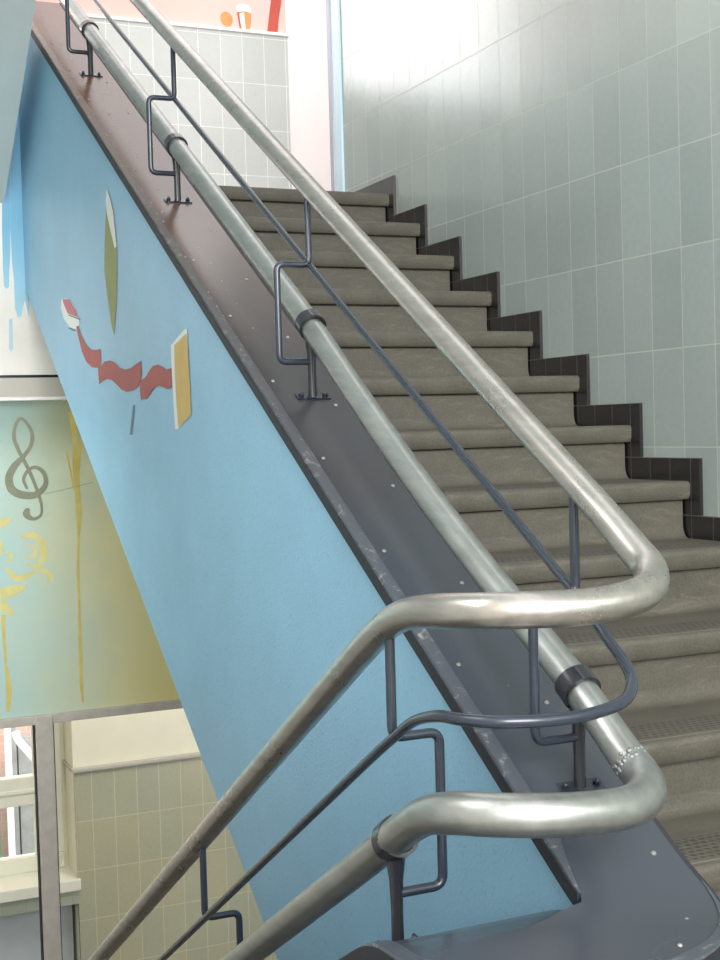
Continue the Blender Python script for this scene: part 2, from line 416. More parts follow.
# window
W1 = bpy.data.objects.new('window_1', None); W1.location = (-1.6, 3.4, -3.8); link(W1); struct(W1)
bm = bmesh.new()
bbox(bm, -2.3, -.875, 3.34, 3.42, -3.80, -3.70, .006); bbox(bm, -2.3, -.875, 3.34, 3.42, -2.62, -2.55, .006)
bbox(bm, -.955, -.875, 3.342, 3.42, -3.699, -2.621, .006); bbox(bm, -2.3, -2.22, 3.342, 3.42, -3.699, -2.621, .006)
bbox(bm, -1.055, -.985, 3.346, 3.40, -3.699, -2.621, .006)
child(W1, mobj('window_frame', bm, M['white_frame']))
bm = bmesh.new(); bbox(bm, -2.25, -1.0, 3.335, 3.41, -3.365, -3.18, .008); bbox(bm, -2.25, -1.0, 3.325, 3.345, -3.285, -3.26, .004)
child(W1, mobj('transom', bm, M['white_frame']))
bm = bmesh.new(); bbox(bm, -3.0, -.835, 3.05, 3.37, -3.872, -3.80, .008); child(W1, mobj('sill', bm, M['white_frame']))
bm = bmesh.new(); box(bm, -2.22, -1.05, 3.378, 3.384, -3.70, -2.62); child(W1, mobj('pane', bm, M['glass']))
bm = bmesh.new(); bbox(bm, -.985, -.905, 3.318, 3.341, -3.752, -3.732, .004); bbox(bm, -.925, -.905, 3.316, 3.339, -3.731, -3.705, .004)
child(W1, mobj('window_latch', bm, M['white_frame']))

W2 = bpy.data.objects.new('glare_window', None); W2.location = (-1.75, 3.1, 1.0); link(W2); struct(W2)  # unseen window, put in so its lamp glares on the tiled wall
bm = bmesh.new()
for a in ((-2.48, -2.40, 1.051, 2.549), (-1.10, -1.02, 1.051, 2.549), (-2.48, -1.02, .98, 1.05), (-2.48, -1.02, 2.55, 2.62), (-1.79, -1.71, 1.051, 2.549)): bbox(bm, a[0], a[1], 3.03, 3.10, a[2], a[3], .006)
child(W2, mobj('window_frame', bm, M['white_frame']))
bm = bmesh.new(); box(bm, -2.41, -1.09, 3.05, 3.056, 1.04, 2.56); child(W2, mobj('pane', bm, M['glass']))

# ------------------------------------------------------------------ glazed partition with the mural panel
GP = thing('glazed_partition', 'grey framed glazed partition under the landing edge, with a cloudy yellow mural panel on top', 'partition', (-1.5, .56, -4.816))
PY = .56
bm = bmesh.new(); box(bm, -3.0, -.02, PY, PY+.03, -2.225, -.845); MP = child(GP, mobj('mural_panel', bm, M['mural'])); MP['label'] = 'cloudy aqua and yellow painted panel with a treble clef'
bm = bmesh.new(); bbox(bm, -3.0, -.02, PY-.02, PY+.05, -2.262, -2.222, .004); child(GP, mobj('top_rail', bm, M['frame']))
bm = bmesh.new(); bbox(bm, -1.519, -1.443, PY-.025, PY+.055, -4.816, -2.225, .005); child(GP, mobj('post', bm, M['frame']))
bm = bmesh.new(); box(bm, -1.524, -1.519, PY-.01, PY+.03, -4.816, -2.262); child(GP, mobj('glazing_gasket', bm, M['cap_edge']))
bm = bmesh.new(); box(bm, -1.443, -1.438, PY-.01, PY+.03, -4.816, -2.262); child(GP, mobj('glazing_gasket', bm, M['cap_edge']))
bm = bmesh.new(); box(bm, -2.95, -1.524, PY+.012, PY+.018, -4.80, -2.262); child(GP, mobj('glass_pane', bm, M['glass']))
bm = bmesh.new(); box(bm, -1.438, -.05, PY+.012, PY+.018, -4.80, -2.262); child(GP, mobj('glass_pane', bm, M['glass']))
NY = (0, -1, 0)
def paint(root, name, strokes, mat, normal, label=None):
    bm = bmesh.new()
    for pts, w, th in strokes: stroke(bm, pts, w, normal, th)
    o = child(root, mobj(name, bm, mat))
    if label: o['label'] = label
    return o
clef = [(-1.507, 0.56, -1.3251), (-1.5181, 0.56, -1.3365), (-1.5141, 0.56, -1.356), (-1.4885, 0.56, -1.3693), (-1.4594, 0.56, -1.3552), (-1.4533, 0.56, -1.3193), (-1.4634, 0.56, -1.2706), (-1.4847, 0.56, -1.2035), (-1.5118, 0.56, -1.1363), (-1.5434, 0.56, -1.0694), (-1.5601, 0.56, -1.0152), (-1.5511, 0.56, -0.9617), (-1.5289, 0.56, -0.9336), (-1.5027, 0.56, -0.9569), (-1.4831, 0.56, -1.0018), (-1.4909, 0.56, -1.0531), (-1.5257, 0.56, -1.0999), (-1.5649, 0.56, -1.1403), (-1.5877, 0.56, -1.1872), (-1.5779, 0.56, -1.2378), (-1.5319, 0.56, -1.2638), (-1.4751, 0.56, -1.264), (-1.4342, 0.56, -1.2237), (-1.4384, 0.56, -1.1752), (-1.4707, 0.56, -1.1475), (-1.5043, 0.56, -1.157), (-1.527, 0.56, -1.1957), (-1.5132, 0.56, -1.2383)]
o = paint(MP, 'treble_clef', [(clef, [.014,.034,.016,.011,.013,.015,.016,.016,.014,.012,.016,.016,.030,.034,.034,.026,.018,.015,.014,.010], .0012)], M['clef'], NY, 'grey green painted treble clef')
bulb = [(-1.5127, 0.56, -1.32), (-1.5095, 0.56, -1.3297), (-1.5136, 0.56, -1.344)]
drips = []
drips.append(([(-1.3069, 0.56, -0.911), (-1.2982, 0.56, -1.0336), (-1.2987, 0.56, -1.165), (-1.2947, 0.56, -1.2967), (-1.2936, 0.56, -1.3846), (-1.3044, 0.56, -1.56), (-1.3064, 0.56, -1.7361), (-1.3085, 0.56, -1.9127), (-1.3105, 0.56, -2.0895), (-1.3053, 0.56, -2.1877)], [.035,.02,.03,.022,.028,.010,.012,.010,.016,.014,.008], .0008))
drips.append(([(-1.3391, 0.56, -1.0761), (-1.3246, 0.56, -1.1552), (-1.3106, 0.56, -1.2521)], [.006,.008,.006], .0010))
drips.append(([(-1.266, 0.56, -0.9907), (-1.2788, 0.56, -1.0999), (-1.2915, 0.56, -1.2091)], [.006,.010,.006], .0010))
drips.append(([(-1.6347, 0.56, -1.7752), (-1.6346, 0.56, -1.8832), (-1.6303, 0.56, -1.9917), (-1.6218, 0.56, -2.101), (-1.6296, 0.56, -2.1956)], [.018,.012,.010,.024,.012], .0008))
paint(MP, 'paint_drip', drips, M['ochre_drip'], NY, 'ochre paint runs down the panel')
orn = []
orn.append(([(-1.5471, 0.56, -1.449), (-1.5053, 0.56, -1.4383), (-1.4704, 0.56, -1.4572), (-1.4507, 0.56, -1.5068), (-1.4621, 0.56, -1.5544), (-1.4867, 0.56, -1.5769), (-1.5277, 0.56, -1.5621)], [.006,.03,.02,.034,.026,.016,.005], .0008))
orn.append(([(-1.5128, 0.56, -1.4788), (-1.4862, 0.56, -1.4985), (-1.4944, 0.56, -1.5281), (-1.5266, 0.56, -1.5321)], [.004,.014,.016,.004], .0008))
orn.append(([(-1.6161, 0.56, -1.5681), (-1.577, 0.56, -1.6188), (-1.5297, 0.56, -1.6162), (-1.4874, 0.56, -1.595), (-1.4459, 0.56, -1.6015), (-1.4229, 0.56, -1.6298), (-1.4392, 0.56, -1.6469)], [.006,.03,.022,.012,.02,.022,.006], .0008))
orn.append(([(-1.6326, 0.56, -1.3879), (-1.6087, 0.56, -1.3713), (-1.5793, 0.56, -1.3669)], [.05,.03,.006], .0008))
orn.append(([(-1.6439, 0.56, -1.6858), (-1.6027, 0.56, -1.677), (-1.5612, 0.56, -1.6681), (-1.5311, 0.56, -1.6523)], [.05,.05,.03,.006], .0008))
orn.append(([(-1.6167, 0.56, -1.5202), (-1.5965, 0.56, -1.512), (-1.594, 0.56, -1.5397), (-1.6129, 0.56, -1.5444)], [.006,.014,.014,.005], .0008))
orn.append(([(-1.6349, 0.56, -1.4474), (-1.627, 0.56, -1.4837), (-1.6376, 0.56, -1.5189)], [.006,.014,.006], .0008))
orn.append(([(-1.6453, 0.56, -1.7216), (-1.6173, 0.56, -1.7538), (-1.5866, 0.56, -1.7804)], [.05,.035,.006], .0008))
paint(MP, 'painted_scroll', orn, M['ochre_soft'], NY, 'pale yellow painted leaf scrolls')
cr = [([(-1.4393, 0.56, -1.2633), (-1.3668, 0.56, -1.2508), (-1.2935, 0.56, -1.2358), (-1.2256, 0.56, -1.2216)], [.003,.003,.004,.002], .0010)]
paint(MP, 'panel_crack', cr, M['clef_hi'], NY)

# blue drips on the well-head wall
bm = bmesh.new()
for pts in (
    [(-1.523, 0.46, 0.8351), (-1.4607, 0.46, 0.4044), (-1.495, 0.46, -0.5119), (-1.5088, 0.46, -0.4362), (-1.5181, 0.46, -0.4615), (-1.528, 0.46, -0.5037), (-1.5408, 0.46, -0.5122), (-1.5516, 0.46, -0.4703), (-1.5514, 0.46, -0.3528), (-1.5568, 0.46, -0.2775), (-1.5587, 0.46, -0.1438)],
    [(-1.605, 0.46, 0.8266), (-1.5238, 0.46, 0.835), (-1.5596, 0.46, -0.1438), (-1.5644, 0.46, -0.261), (-1.5707, 0.46, -0.3197), (-1.5731, 0.46, -0.3825), (-1.5858, 0.46, -0.3911), (-1.5936, 0.46, -0.3787), (-1.5951, 0.46, -0.3119), (-1.5929, 0.46, -0.1449), (-1.585, 0.46, 0.0635)],
    ):
    flat_poly(bm, pts, (0, -.0015, 0))
o = child(WM, mobj('painted_drip', bm, M['drip_blue'])); o['label'] = 'sky blue paint running down in drips'
bm = bmesh.new(); flat_poly(bm, [(-1.5784, 0.46, -0.5209), (-1.5656, 0.46, -0.5124), (-1.5663, 0.46, -0.6384), (-1.5752, 0.46, -0.6552), (-1.5828, 0.46, -0.6383)], (0, -.0015, 0))
child(WM, mobj('painted_drip', bm, M['drip_pale']))

# painted fruit, glass and bottle on the pink wall above the ledge
def wallpaint(root, name, pts, mat, th=.0015, label=None):
    bm = bmesh.new(); flat_poly(bm, pts, (0, -th, 0)); o = child(root, mobj(name, bm, mat))
    if label: o['label'] = label
    return o
import_circle = [(190+46*math.cos(a)*.98+4*math.sin(a), 148+52*math.sin(a)) for a in (2*math.pi*k/28 for k in range(28))]
def P31(pts):   # points measured along the back wall, mapped by two measured marks
    return [(.322+(x-186)*.000940, 3.0995, 1.672-(y-147)*.000915-(x-186)*.00009+ (x-186)*.00009) for x, y in pts]
wallpaint(WB, 'painted_orange', P31(import_circle), M['orange'], .0015, 'painted orange fruit')
wallpaint(WB, 'painted_glass', P31([(268,92),(300,80),(340,82),(372,88),(368,160),(356,212),(320,215),(288,205),(276,150)]), M['orange'], .0015, 'painted glass of orange drink')
wallpaint(WB, 'glass_foam', P31([(262,48),(285,32),(320,26),(355,36),(370,56),(366,88),(330,78),(296,84),(270,88)]), M['glass_white'], .002)
wallpaint(WB, 'glass_highlight', P31([(286,100),(318,86),(322,140),(326,205),(300,208),(290,160)]), M['glass_white'], .002)
wallpaint(WB, 'drinking_straw', P31([(268,92),(278,90),(290,150),(294,205),(284,205),(276,150)]), M['bottle'], .0024)
wallpaint(WB, 'painted_bottle', P31([(484,226),(510,60),(520,0),(530,-70),(545,-110),(560,-170),(590,-165),(594,-100),(606,-60),(598,0),(580,90),(560,238)]), M['bottle'], .0015, 'painted leaning red bottle')

# ------------------------------------------------------------------ outside, seen through the lower window
bm = bmesh.new(); box(bm, -4.5, 1.0, 5.6, 5.8, -5.2, -1.0); tag(mobj('brick_building', bm, M['brick'], loc=(-1.7, 5.7, -5.2)), 'red brick building seen through the lower window', 'building')
bm = bmesh.new(); tube(bm, [(-.922, 5.2, -5.2), (-.922, 5.2, -1.5)], .027, 14)
for z in (-4.6, -3.75, -2.6): tube(bm, [(-.922, 5.2, z), (-.922, 5.2, z+.06)], .033, 14)
tag(mobj('downpipe', bm, M['pipe_white'], smooth=True, loc=(-.922, 5.2, -5.2)), 'white downpipe standing upright outside the lower window', 'pipe')
bm = bmesh.new(); tube(bm, fillet([(-.875, 5.12, -3.27), (-.86, 5.12, -3.33), (-.69, 5.12, -3.56), (-.69, 5.12, -5.2)], .05), .03, 14)
tag(mobj('bent_pipe', bm, M['pipe_white'], smooth=True, loc=(-.75, 5.12, -5.2)), 'white pipe bending down to the right outside the lower window', 'pipe')
bm = bmesh.new(); bbox(bm, -.885, -.842, 5.3, 5.4, -5.2, -1.5, .004); bbox(bm, -.828, -.45, 5.32, 5.42, -5.2, -3.36, .004)
tag(mobj('weathered_wall_panel', bm, M['pipe_grey'], loc=(-.8, 5.35, -5.2)), 'weathered grey wall panel behind the white pipes outside', 'panel')
GD = thing('green_door', 'green door at the left edge of the lower window view', 'door', (-1.4, 5.1, -5.2))
bm = bmesh.new(); bbox(bm, -1.95, -1.000, 5.24, 5.29, -5.2, -3.75, .006); child(GD, mobj('door_leaf', bm, M['green']))
bm = bmesh.new(); bbox(bm, -1.85, -1.15, 5.23, 5.25, -4.9, -3.95, .004); child(GD, mobj('door_panel', bm, M['green']))

# ------------------------------------------------------------------ stone staircase
def step_profile_tread():
    r = .014; pts = [(.33, 0.0)]
    for k in range(7):
        a = math.radians(90+90*k/6); pts.append((r+r*math.cos(a), -r+r*math.sin(a)))
    pts += [(0.002, -.044), (.010, -.054), (.33, -.054)]
    return pts
def riser_profile():
    pts = [(.036, -.054), (.030, -.060), (.030, -R+.040)]
    for k in range(6):                                     # cove at the foot of the riser
        a = math.radians(90*k/5); pts.append((.030-.030*(1-math.cos(a)), -R+.040-.040*math.sin(a)))
    pts += [(.16, -R), (.16, -.054)]
    return pts
def staircase(root, count, x0, x1, y0, z0, sgn):
    first = None
    for i in range(count):
        y = y0-sgn*i*T; z = z0-i*R
        if first is None:
            bm = bmesh.new(); prism(bm, [(sgn*a, b) for a, b in step_profile_tread()], 'X', x0, x1)
            st = mobj('step', bm, M['stone'], smooth=True); first = st
            bm = bmesh.new(); prism(bm, [(sgn*a, b) for a, b in riser_profile()], 'X', x0, x1-.006)
            ri = mobj('riser', bm, M['riser'], smooth=True); fr = ri
        else:
            st = first.copy(); COL.objects.link(st); ri = fr.copy(); COL.objects.link(ri)
        st.parent = root; st.location = Vector((0, y, z))-root.location
        ri.parent = st; ri.location = (0, 0, 0)
SC = thing('stone_staircase', 'grey cast stone staircase rising from the half landing beside the tiled wall', 'staircase', (-.67, -3.8, ZL))
staircase(SC, NL, -1.335, -.012, 0, 0, 1)
for o in list(SC.children): o.location.x -= 0
# children were built with world x in their meshes: cancel the root's x
for o in list(SC.children): o.location.x = -SC.location.x
bm = bmesh.new()
prism(bm, [(.12, -.20), (.30, -.30), (.30, -.42), (-3.45, -2.66), (-3.755, -2.60), (-3.755, -2.50)], 'X', -1.335, -.012)
child(SC, mobj('waist_slab', bm, M['cream']))
SL = thing('lower_staircase', 'flight of stone steps going down behind the curved end of the railing', 'staircase', (-2.4, -.3, -4.816))
staircase(SL, NL, -2.995, -1.80, -3.42, ZL-.0001, -1)
for o in list(SL.children): o.location.x = -SL.location.x
bm = bmesh.new(); prism(bm, [(-3.60, ZL-.25), (.10, -4.81), (-.6, -4.81), (-3.755, -2.9)], 'X', -2.995, -1.80)
child(SL, mobj('waist_slab', bm, M['cream']))

# ------------------------------------------------------------------ parapet walls under the cap
CX, CY, ZT = -1.5685, -3.722, -1.710    # centre and height of the turn
def smin(a, b, k):
    h = max(k-abs(a-b), 0)/k; return min(a, b)-h*h*k*.25
def smax(a, b, k): return -smin(-a, -b, k)
def zcap_up(y): return smax(zB(y), ZT, .05)
def zcap_dn(y): return smin(-1.835-.6*(y+3.47), ZT, .03)
PA = thing('stair_parapet', 'sky blue stippled wall carrying the railing along the side of the staircase', 'parapet', (-1.42, -3.6, ZL))
soff = lambda y: -.395+.64*(y-.454)
ys = [YE-.002, -1, -2, -3, -3.5, -3.6, -3.65, -3.70, CY]
bm = bmesh.new()
prism(bm, [(y, zcap_up(y)-.018) for y in ys]+[(CY, soff(-3.45)), (-3.45, soff(-3.45)), (YE-.002, soff(YE))], 'X', XP, -1.335)
BP = child(PA, mobj('blue_wall', bm, M['blue']))
bm = bmesh.new()      # rounded end under the turn
def arc(r, n=28): return [(CX+r*math.cos(a)*1.05, CY+r*math.sin(a)) for a in (math.pi+math.pi*k/n for k in range(n+1))]
oa = arc(.215); ia = arc(.024)
prism(bm, oa+ia[::-1], 'Z', ZL, ZT-.019); child(PA, mobj('end_wall', bm, M['white']))
bm = bmesh.new()
ys2 = [CY, -3.7, -3.65, -3.6, -3.55, -3.5, -3, -2, -1, -.25]
prism(bm, [(y, zcap_dn(y)-.019) for y in ys2]+[(-.25, -4.816), (-.9, -4.816), (CY, -3.0)], 'X', -1.795, -1.535); child(PA, mobj('lower_wall', bm, M['cream']))

# painted pictures on the blue wall
NX = (-1, 0, 0)
def wp(name, pts, mat, th=.0012, label=None):
    bm = bmesh.new(); flat_poly(bm, pts, (-th, 0, 0)); o = child(BP, mobj(name, bm, mat))
    if label: o['label'] = label
    return o
Z1 = 0
wp('painted_blade', [(-1.505, -1.0493, -0.2306), (-1.505, -1.0823, -0.2647), (-1.505, -1.1201, -0.3132), (-1.505, -1.1511, -0.4274), (-1.505, -1.1427, -0.5096), (-1.505, -1.1164, -0.6126), (-1.505, -1.0736, -0.6997), (-1.505, -1.0441, -0.6687), (-1.505, -1.0156, -0.6031), (-1.505, -0.9875, -0.5323), (-1.505, -0.9719, -0.4805), (-1.505, -0.9881, -0.4008), (-1.505, -1.0105, -0.3318), (-1.505, -1.0262, -0.2804)], M['olive'], .0012, 'painted olive green blade')
wp('blade_edge', [(-1.505, -1.0493, -0.2306), (-1.505, -1.0823, -0.2647), (-1.505, -1.1201, -0.3132), (-1.505, -1.1511, -0.4274), (-1.505, -1.1247, -0.4318), (-1.505, -1.081, -0.3735), (-1.505, -1.0373, -0.309), (-1.505, -1.0244, -0.2666)], M['paint_white'], .0020, 'white painted edge of the blade')
wp('painted_eraser', [(-1.505, -0.2802, -0.5044), (-1.505, -0.4141, -0.5178), (-1.505, -0.5036, -0.5597), (-1.505, -0.5579, -0.5995), (-1.505, -0.5725, -0.6225), (-1.505, -0.5045, -0.6369), (-1.505, -0.3963, -0.6182), (-1.505, -0.3026, -0.5794), (-1.505, -0.2586, -0.5368)], M['paint_white'], .0012, 'small red and white painted block')
wp('eraser_tip', [(-1.505, -0.3001, -0.5085), (-1.505, -0.4138, -0.5198), (-1.505, -0.5117, -0.5675), (-1.505, -0.549, -0.5967), (-1.505, -0.3805, -0.5677), (-1.505, -0.3172, -0.5268)], M['paint_rose'], .0020)
wp('eraser_line', [(-1.505, -0.3993, -0.5735), (-1.505, -0.5937, -0.6065), (-1.505, -0.5885, -0.61), (-1.505, -0.3937, -0.5771)], M['paint_dark'], .0022)
wp('eraser_line', [(-1.505, -0.3911, -0.6198), (-1.505, -0.5041, -0.6389), (-1.505, -0.4941, -0.6421), (-1.505, -0.3855, -0.6235)], M['paint_dark'], .0022)
rib1 = [(130,520),(138,520),(150,556),(165,585),(180,602),(200,604),(217,600),(219,640),(216,662),(204,668),(186,666),(165,645),(150,610),(138,560)]
rib2 = [(208,655),(216,665),(230,646),(250,642),(268,650),(285,668),(305,674),(325,668),(345,652),(360,644),(364,690),(354,732),(335,748),(310,753),(292,746),(275,728),(258,712),(240,708),(225,714),(212,726),(209,690)]
rib3 = [(360,712),(376,702),(388,682),(402,662),(420,656),(436,664),(452,674),(470,668),(471,700),(470,736),(456,744),(440,736),(424,730),(408,738),(395,758),(380,778),(368,780),(361,782),(357,745)]
for rb in (0, 1, 2):
    pass
wp('painted_ribbon', [(-1.505, -0.5159, -0.6258), (-1.505, -0.5529, -0.6288), (-1.505, -0.6016, -0.6682), (-1.505, -0.6637, -0.701), (-1.505, -0.7263, -0.7217), (-1.505, -0.8106, -0.7291), (-1.505, -0.8808, -0.7299), (-1.505, -0.8831, -0.7673), (-1.505, -0.8677, -0.787), (-1.505, -0.8176, -0.79), (-1.505, -0.7422, -0.7841), (-1.505, -0.6542, -0.7589), (-1.505, -0.5927, -0.7208), (-1.505, -0.5462, -0.6681)], M['ribbon'], .0012, 'brick red painted ribbon, first fold at the left')
wp('painted_ribbon', [(-1.505, -0.8361, -0.7787), (-1.505, -0.8673, -0.7898), (-1.505, -0.9262, -0.7754), (-1.505, -1.0048, -0.7762), (-1.505, -1.0718, -0.7873), (-1.505, -1.1321, -0.8066), (-1.505, -1.2029, -0.8156), (-1.505, -1.2731, -0.814), (-1.505, -1.3423, -0.8042), (-1.505, -1.3923, -0.8003), (-1.505, -1.4001, -0.8391), (-1.505, -1.3628, -0.8726), (-1.505, -1.2976, -0.8836), (-1.505, -1.2108, -0.8847), (-1.505, -1.1475, -0.8762), (-1.505, -1.0876, -0.8579), (-1.505, -1.0259, -0.8408), (-1.505, -0.9569, -0.8341), (-1.505, -0.8966, -0.8369), (-1.505, -0.842, -0.8458), (-1.505, -0.835, -0.8116)], M['ribbon'], .0016, 'brick red painted ribbon, middle fold')
wp('painted_ribbon', [(-1.505, -1.3847, -0.8568), (-1.505, -1.4372, -0.8508), (-1.505, -1.4771, -0.8363), (-1.505, -1.5223, -0.8224), (-1.505, -1.5771, -0.8205), (-1.505, -1.6233, -0.8294), (-1.505, -1.6683, -0.8396), (-1.505, -1.7195, -0.8376), (-1.505, -1.7192, -0.8624), (-1.505, -1.7131, -0.89), (-1.505, -1.673, -0.8946), (-1.505, -1.6278, -0.8866), (-1.505, -1.5815, -0.8799), (-1.505, -1.5327, -0.8844), (-1.505, -1.4907, -0.8991), (-1.505, -1.4415, -0.9139), (-1.505, -1.4029, -0.9143), (-1.505, -1.38, -0.9152), (-1.505, -1.3711, -0.8839)], M['ribbon'], .0020, 'brick red painted ribbon, last fold at the right')
wp('painted_board', [(-1.505, -1.7186, -0.7758), (-1.505, -1.8551, -0.7419), (-1.505, -1.8782, -0.7437), (-1.505, -1.8799, -0.7957), (-1.505, -1.885, -0.8627), (-1.505, -1.8901, -0.9296), (-1.505, -1.888, -0.9704), (-1.505, -1.754, -1.0083), (-1.505, -1.7324, -1.0057), (-1.505, -1.7265, -0.9399), (-1.505, -1.7183, -0.8469)], M['paint_white'], .0014, 'ochre painted board with a pale edge')
wp('board_face', [(-1.505, -1.7544, -0.7783), (-1.505, -1.8718, -0.7543), (-1.505, -1.8799, -0.7957), (-1.505, -1.885, -0.8627), (-1.505, -1.8901, -0.9296), (-1.505, -1.8881, -0.9696), (-1.505, -1.7657, -1.0023), (-1.505, -1.7567, -0.9408), (-1.505, -1.7513, -0.8485)], M['ochre'], .0022)
wp('painted_pencil_mark', [(-1.505, -1.2812, -0.9276), (-1.505, -1.305, -0.9283), (-1.505, -1.2775, -0.9791), (-1.505, -1.2548, -1.0185), (-1.505, -1.227, -1.0183), (-1.505, -1.2547, -0.9701)], M['paint_dark'], .0012)

# ------------------------------------------------------------------ steel cap plate on the parapet, turning round the end
CP = thing('cap_plate', 'slate painted steel cap on the parapet, brown towards the top of the flight', 'cap plate', (-1.41, -2, zB(-2)))
st = []      # stations: inner point, outer point, z
def sta(c_in, c_out, z, d, z2=None): st.append((Vector((*c_in, z)), Vector((*c_out, z if z2 is None else z2)), d))
yy = [YE-.004-k*.12 for k in range(36)]; yy = [y for y in yy if y > -3.56]+[-3.57-k*.019 for k in range(9)]
Ri, Ro, Rf = .0515, .2515, .232
for y in yy: sta((CX+Ri, y), (CX+Ro, y), zcap_up(y), 0)
for k in range(1, 36):
    a = -math.pi*k/36
    zf = zcap_up if k <= 18 else zcap_dn; q = max(0, min(1, (k-12)/12)); z = zcap_up(CY)*(1-q)+zcap_dn(CY)*q; z2 = zf(CY+Rf*math.sin(a))
    sta((CX+.0495, CY+.006*math.cos(a)-.006), (CX+Ro*math.cos(a), CY+Rf*math.sin(a)), z, 1, z2)
y2 = [CY+k*.02 for k in range(0, 14)]; y2 += [y2[-1]+.12*k for k in range(1, 27)]
for y in y2: sta((CX+.0475, y), (CX-Ro, y), zcap_dn(y), 2)
ST = st
def zturn(x, y):      # the level end of the cap eases into both slopes
    t = max(0, min(1, (x-(CX-.07))/.14)); t = t*t*(3-2*t)
    return zcap_up(y)*t+zcap_dn(y)*(1-t)
def strip_mesh(prof, closed=True, part=(0, 1, 2)):
    """prof: list of (fraction across from inner to outer in metres, height)"""
    bm = bmesh.new(); rings = []
    use = [q for q in ST if q[2] in part]; cnt = len(use)
    for i, (a, b, d) in enumerate(use):
        w = (b-a).normalized(); L = (b-a).length; m = 1.0
        if part == (1, 2): m = min(1, .08+.92*i/13)          # strips taper to a point where they end
        if part == (0,) and prof[0][0] == 0: m = min(1, .10+.90*(cnt-1-i)/5)
        ring = []
        for u, h in prof:
            q = a+w*(u*m if u < .1 else L-(.2-u)*m)
            if d == 1: q.z = zturn(q.x, q.y)
            ring.append(bm.verts.new(q+Vector((0, 0, h*min(1, m+.2)))))
        rings.append(ring)
    n = len(prof)
    for i in range(len(rings)-1):
        for k in range(n if closed else n-1):
            bm.faces.new((rings[i][k], rings[i][(k+1) % n], rings[i+1][(k+1) % n], rings[i+1][k]))
    bm.faces.new(rings[0]); bm.faces.new(rings[-1][::-1]); return bm
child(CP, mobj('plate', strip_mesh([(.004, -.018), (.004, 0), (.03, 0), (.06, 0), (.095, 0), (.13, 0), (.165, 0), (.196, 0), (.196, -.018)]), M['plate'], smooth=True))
o = child(CP, mobj('edge_strip', strip_mesh([(.0, .001), (.002, .006), (.026, .006), (.030, .0012), (.026, -.001), (.004, -.001)], True, (0,)), M['strip'], smooth=True)); o['label'] = 'raised worn strip along the well edge'
o = child(CP, mobj('edge_strip', strip_mesh([(.2, .001), (.198, .005), (.174, .005), (.170, .0012), (.174, -.001), (.196, -.001)], True, (1, 2)), M['strip'], smooth=True)); o['label'] = 'raised strip along the step edge'
child(CP, mobj('edge_lip', strip_mesh([(.004, .0), (-.003, .002), (-.003, -.024), (.004, -.024)], True, (0,)), M['cap_edge'], smooth=True))
child(CP, mobj('edge_lip', strip_mesh([(.196, .0), (.203, .002), (.203, -.019), (.196, -.019)]), M['cap_edge'], smooth=True))
# screws
sc0 = None
scr = []
for k in range(13):
    y = -.1-k*.29
    scr += [(-1.470, y, zB(y), .6), (-1.358, y-.1, zB(y-.1), .6)]
scr += [(CX+.19*math.cos(a), CY+.19*math.sin(a), ZT, 0) for a in (-.5, -1.0, -1.5)]
scr += [(CX+.075*math.cos(a), CY+.075*math.sin(a), ZT, 0) for a in (-.4, -1.2)]
for x, y, z, s in scr:
    if sc0 is None:
        bm = bmesh.new(); dome(bm, (0, 0, 0), .0045, .003, 8, 2); sc0 = mobj('screw', bm, M['chip'], smooth=True); s_ = sc0
    else: s_ = sc0.copy(); COL.objects.link(s_)
    s_.parent = CP; s_.location = Vector((x, y, z))-CP.location; s_.rotation_euler = (math.atan(s), 0, 0)
# worn dotted rows of paint chips along the upper part of the cap
bm = bmesh.new(); ax = Vector((0, -.6, 1)).normalized()
for k in range(110):
    y = .35-k*.0235
    for x, pr in ((-1.492, .8), (-1.432, .75)):
        if random.random() < pr*(1 if k < 55 else .55): dome(bm, (x+random.uniform(-.002, .002), y+random.uniform(-.004, .004), zB(y)+(.0055 if x < -1.485 else -.0005)), random.uniform(.0016, .0034), .0016, 6, 2, ax)
o = child(CP, mobj('paint_chips', bm, M['chip'])); o['kind'] = 'stuff'

# ------------------------------------------------------------------ railing
RL = thing('stair_railing', 'polished steel double handrail on slate blue brackets, turning back at the foot of the flight', 'railing', (-1.4, -2.49, zB(-2.49)))
X1, X2 = -1.40, -1.705
def rail_path(zf, y_top, bend, y_bot, zdn):
    """bend: hand-measured points of the turn"""
    pts = [(X1, y_top-(y_top+3.5)*k/30, zf(y_top-(y_top+3.5)*k/30)) for k in range(30)]
    head = [Vector(p) for p in pts]
    turn = catmull(bend, 10)
    tail = [Vector((X2, bend[-1][1]+(y_bot-bend[-1][1])*k/24, bend[-1][2]-.6*(y_bot-bend[-1][1])*k/24)) for k in range(1, 25)]
    return head+turn+tail
def radii(path, r, rb):
    out = []
    for p in path:
        t = max(0, min(1, (-3.60-p.y)/.14)); t = t*t*(3-2*t); out.append(r+(rb-r)*t)
    return out
bendU = [(X1, -3.50, zU(-3.50)), (X1, -3.62, zU(-3.62)), (-1.3985, -3.70, -1.202), (-1.405, -3.75, -1.230), (-1.440, -3.792, -1.250), (-1.495, -3.813, -1.259), (-1.56, -3.820, -1.262), (-1.629, -3.812, -1.261), (-1.680, -3.782, -1.262), (-1.706, -3.73, -1.266), (-1.712, -3.66, -1.274), (-1.712, -3.60, -1.284), (-1.708, -3.54, -1.301), (X2, -3.48, -1.327), (X2, -3.41, -1.367), (X2, -3.30, -1.433)]
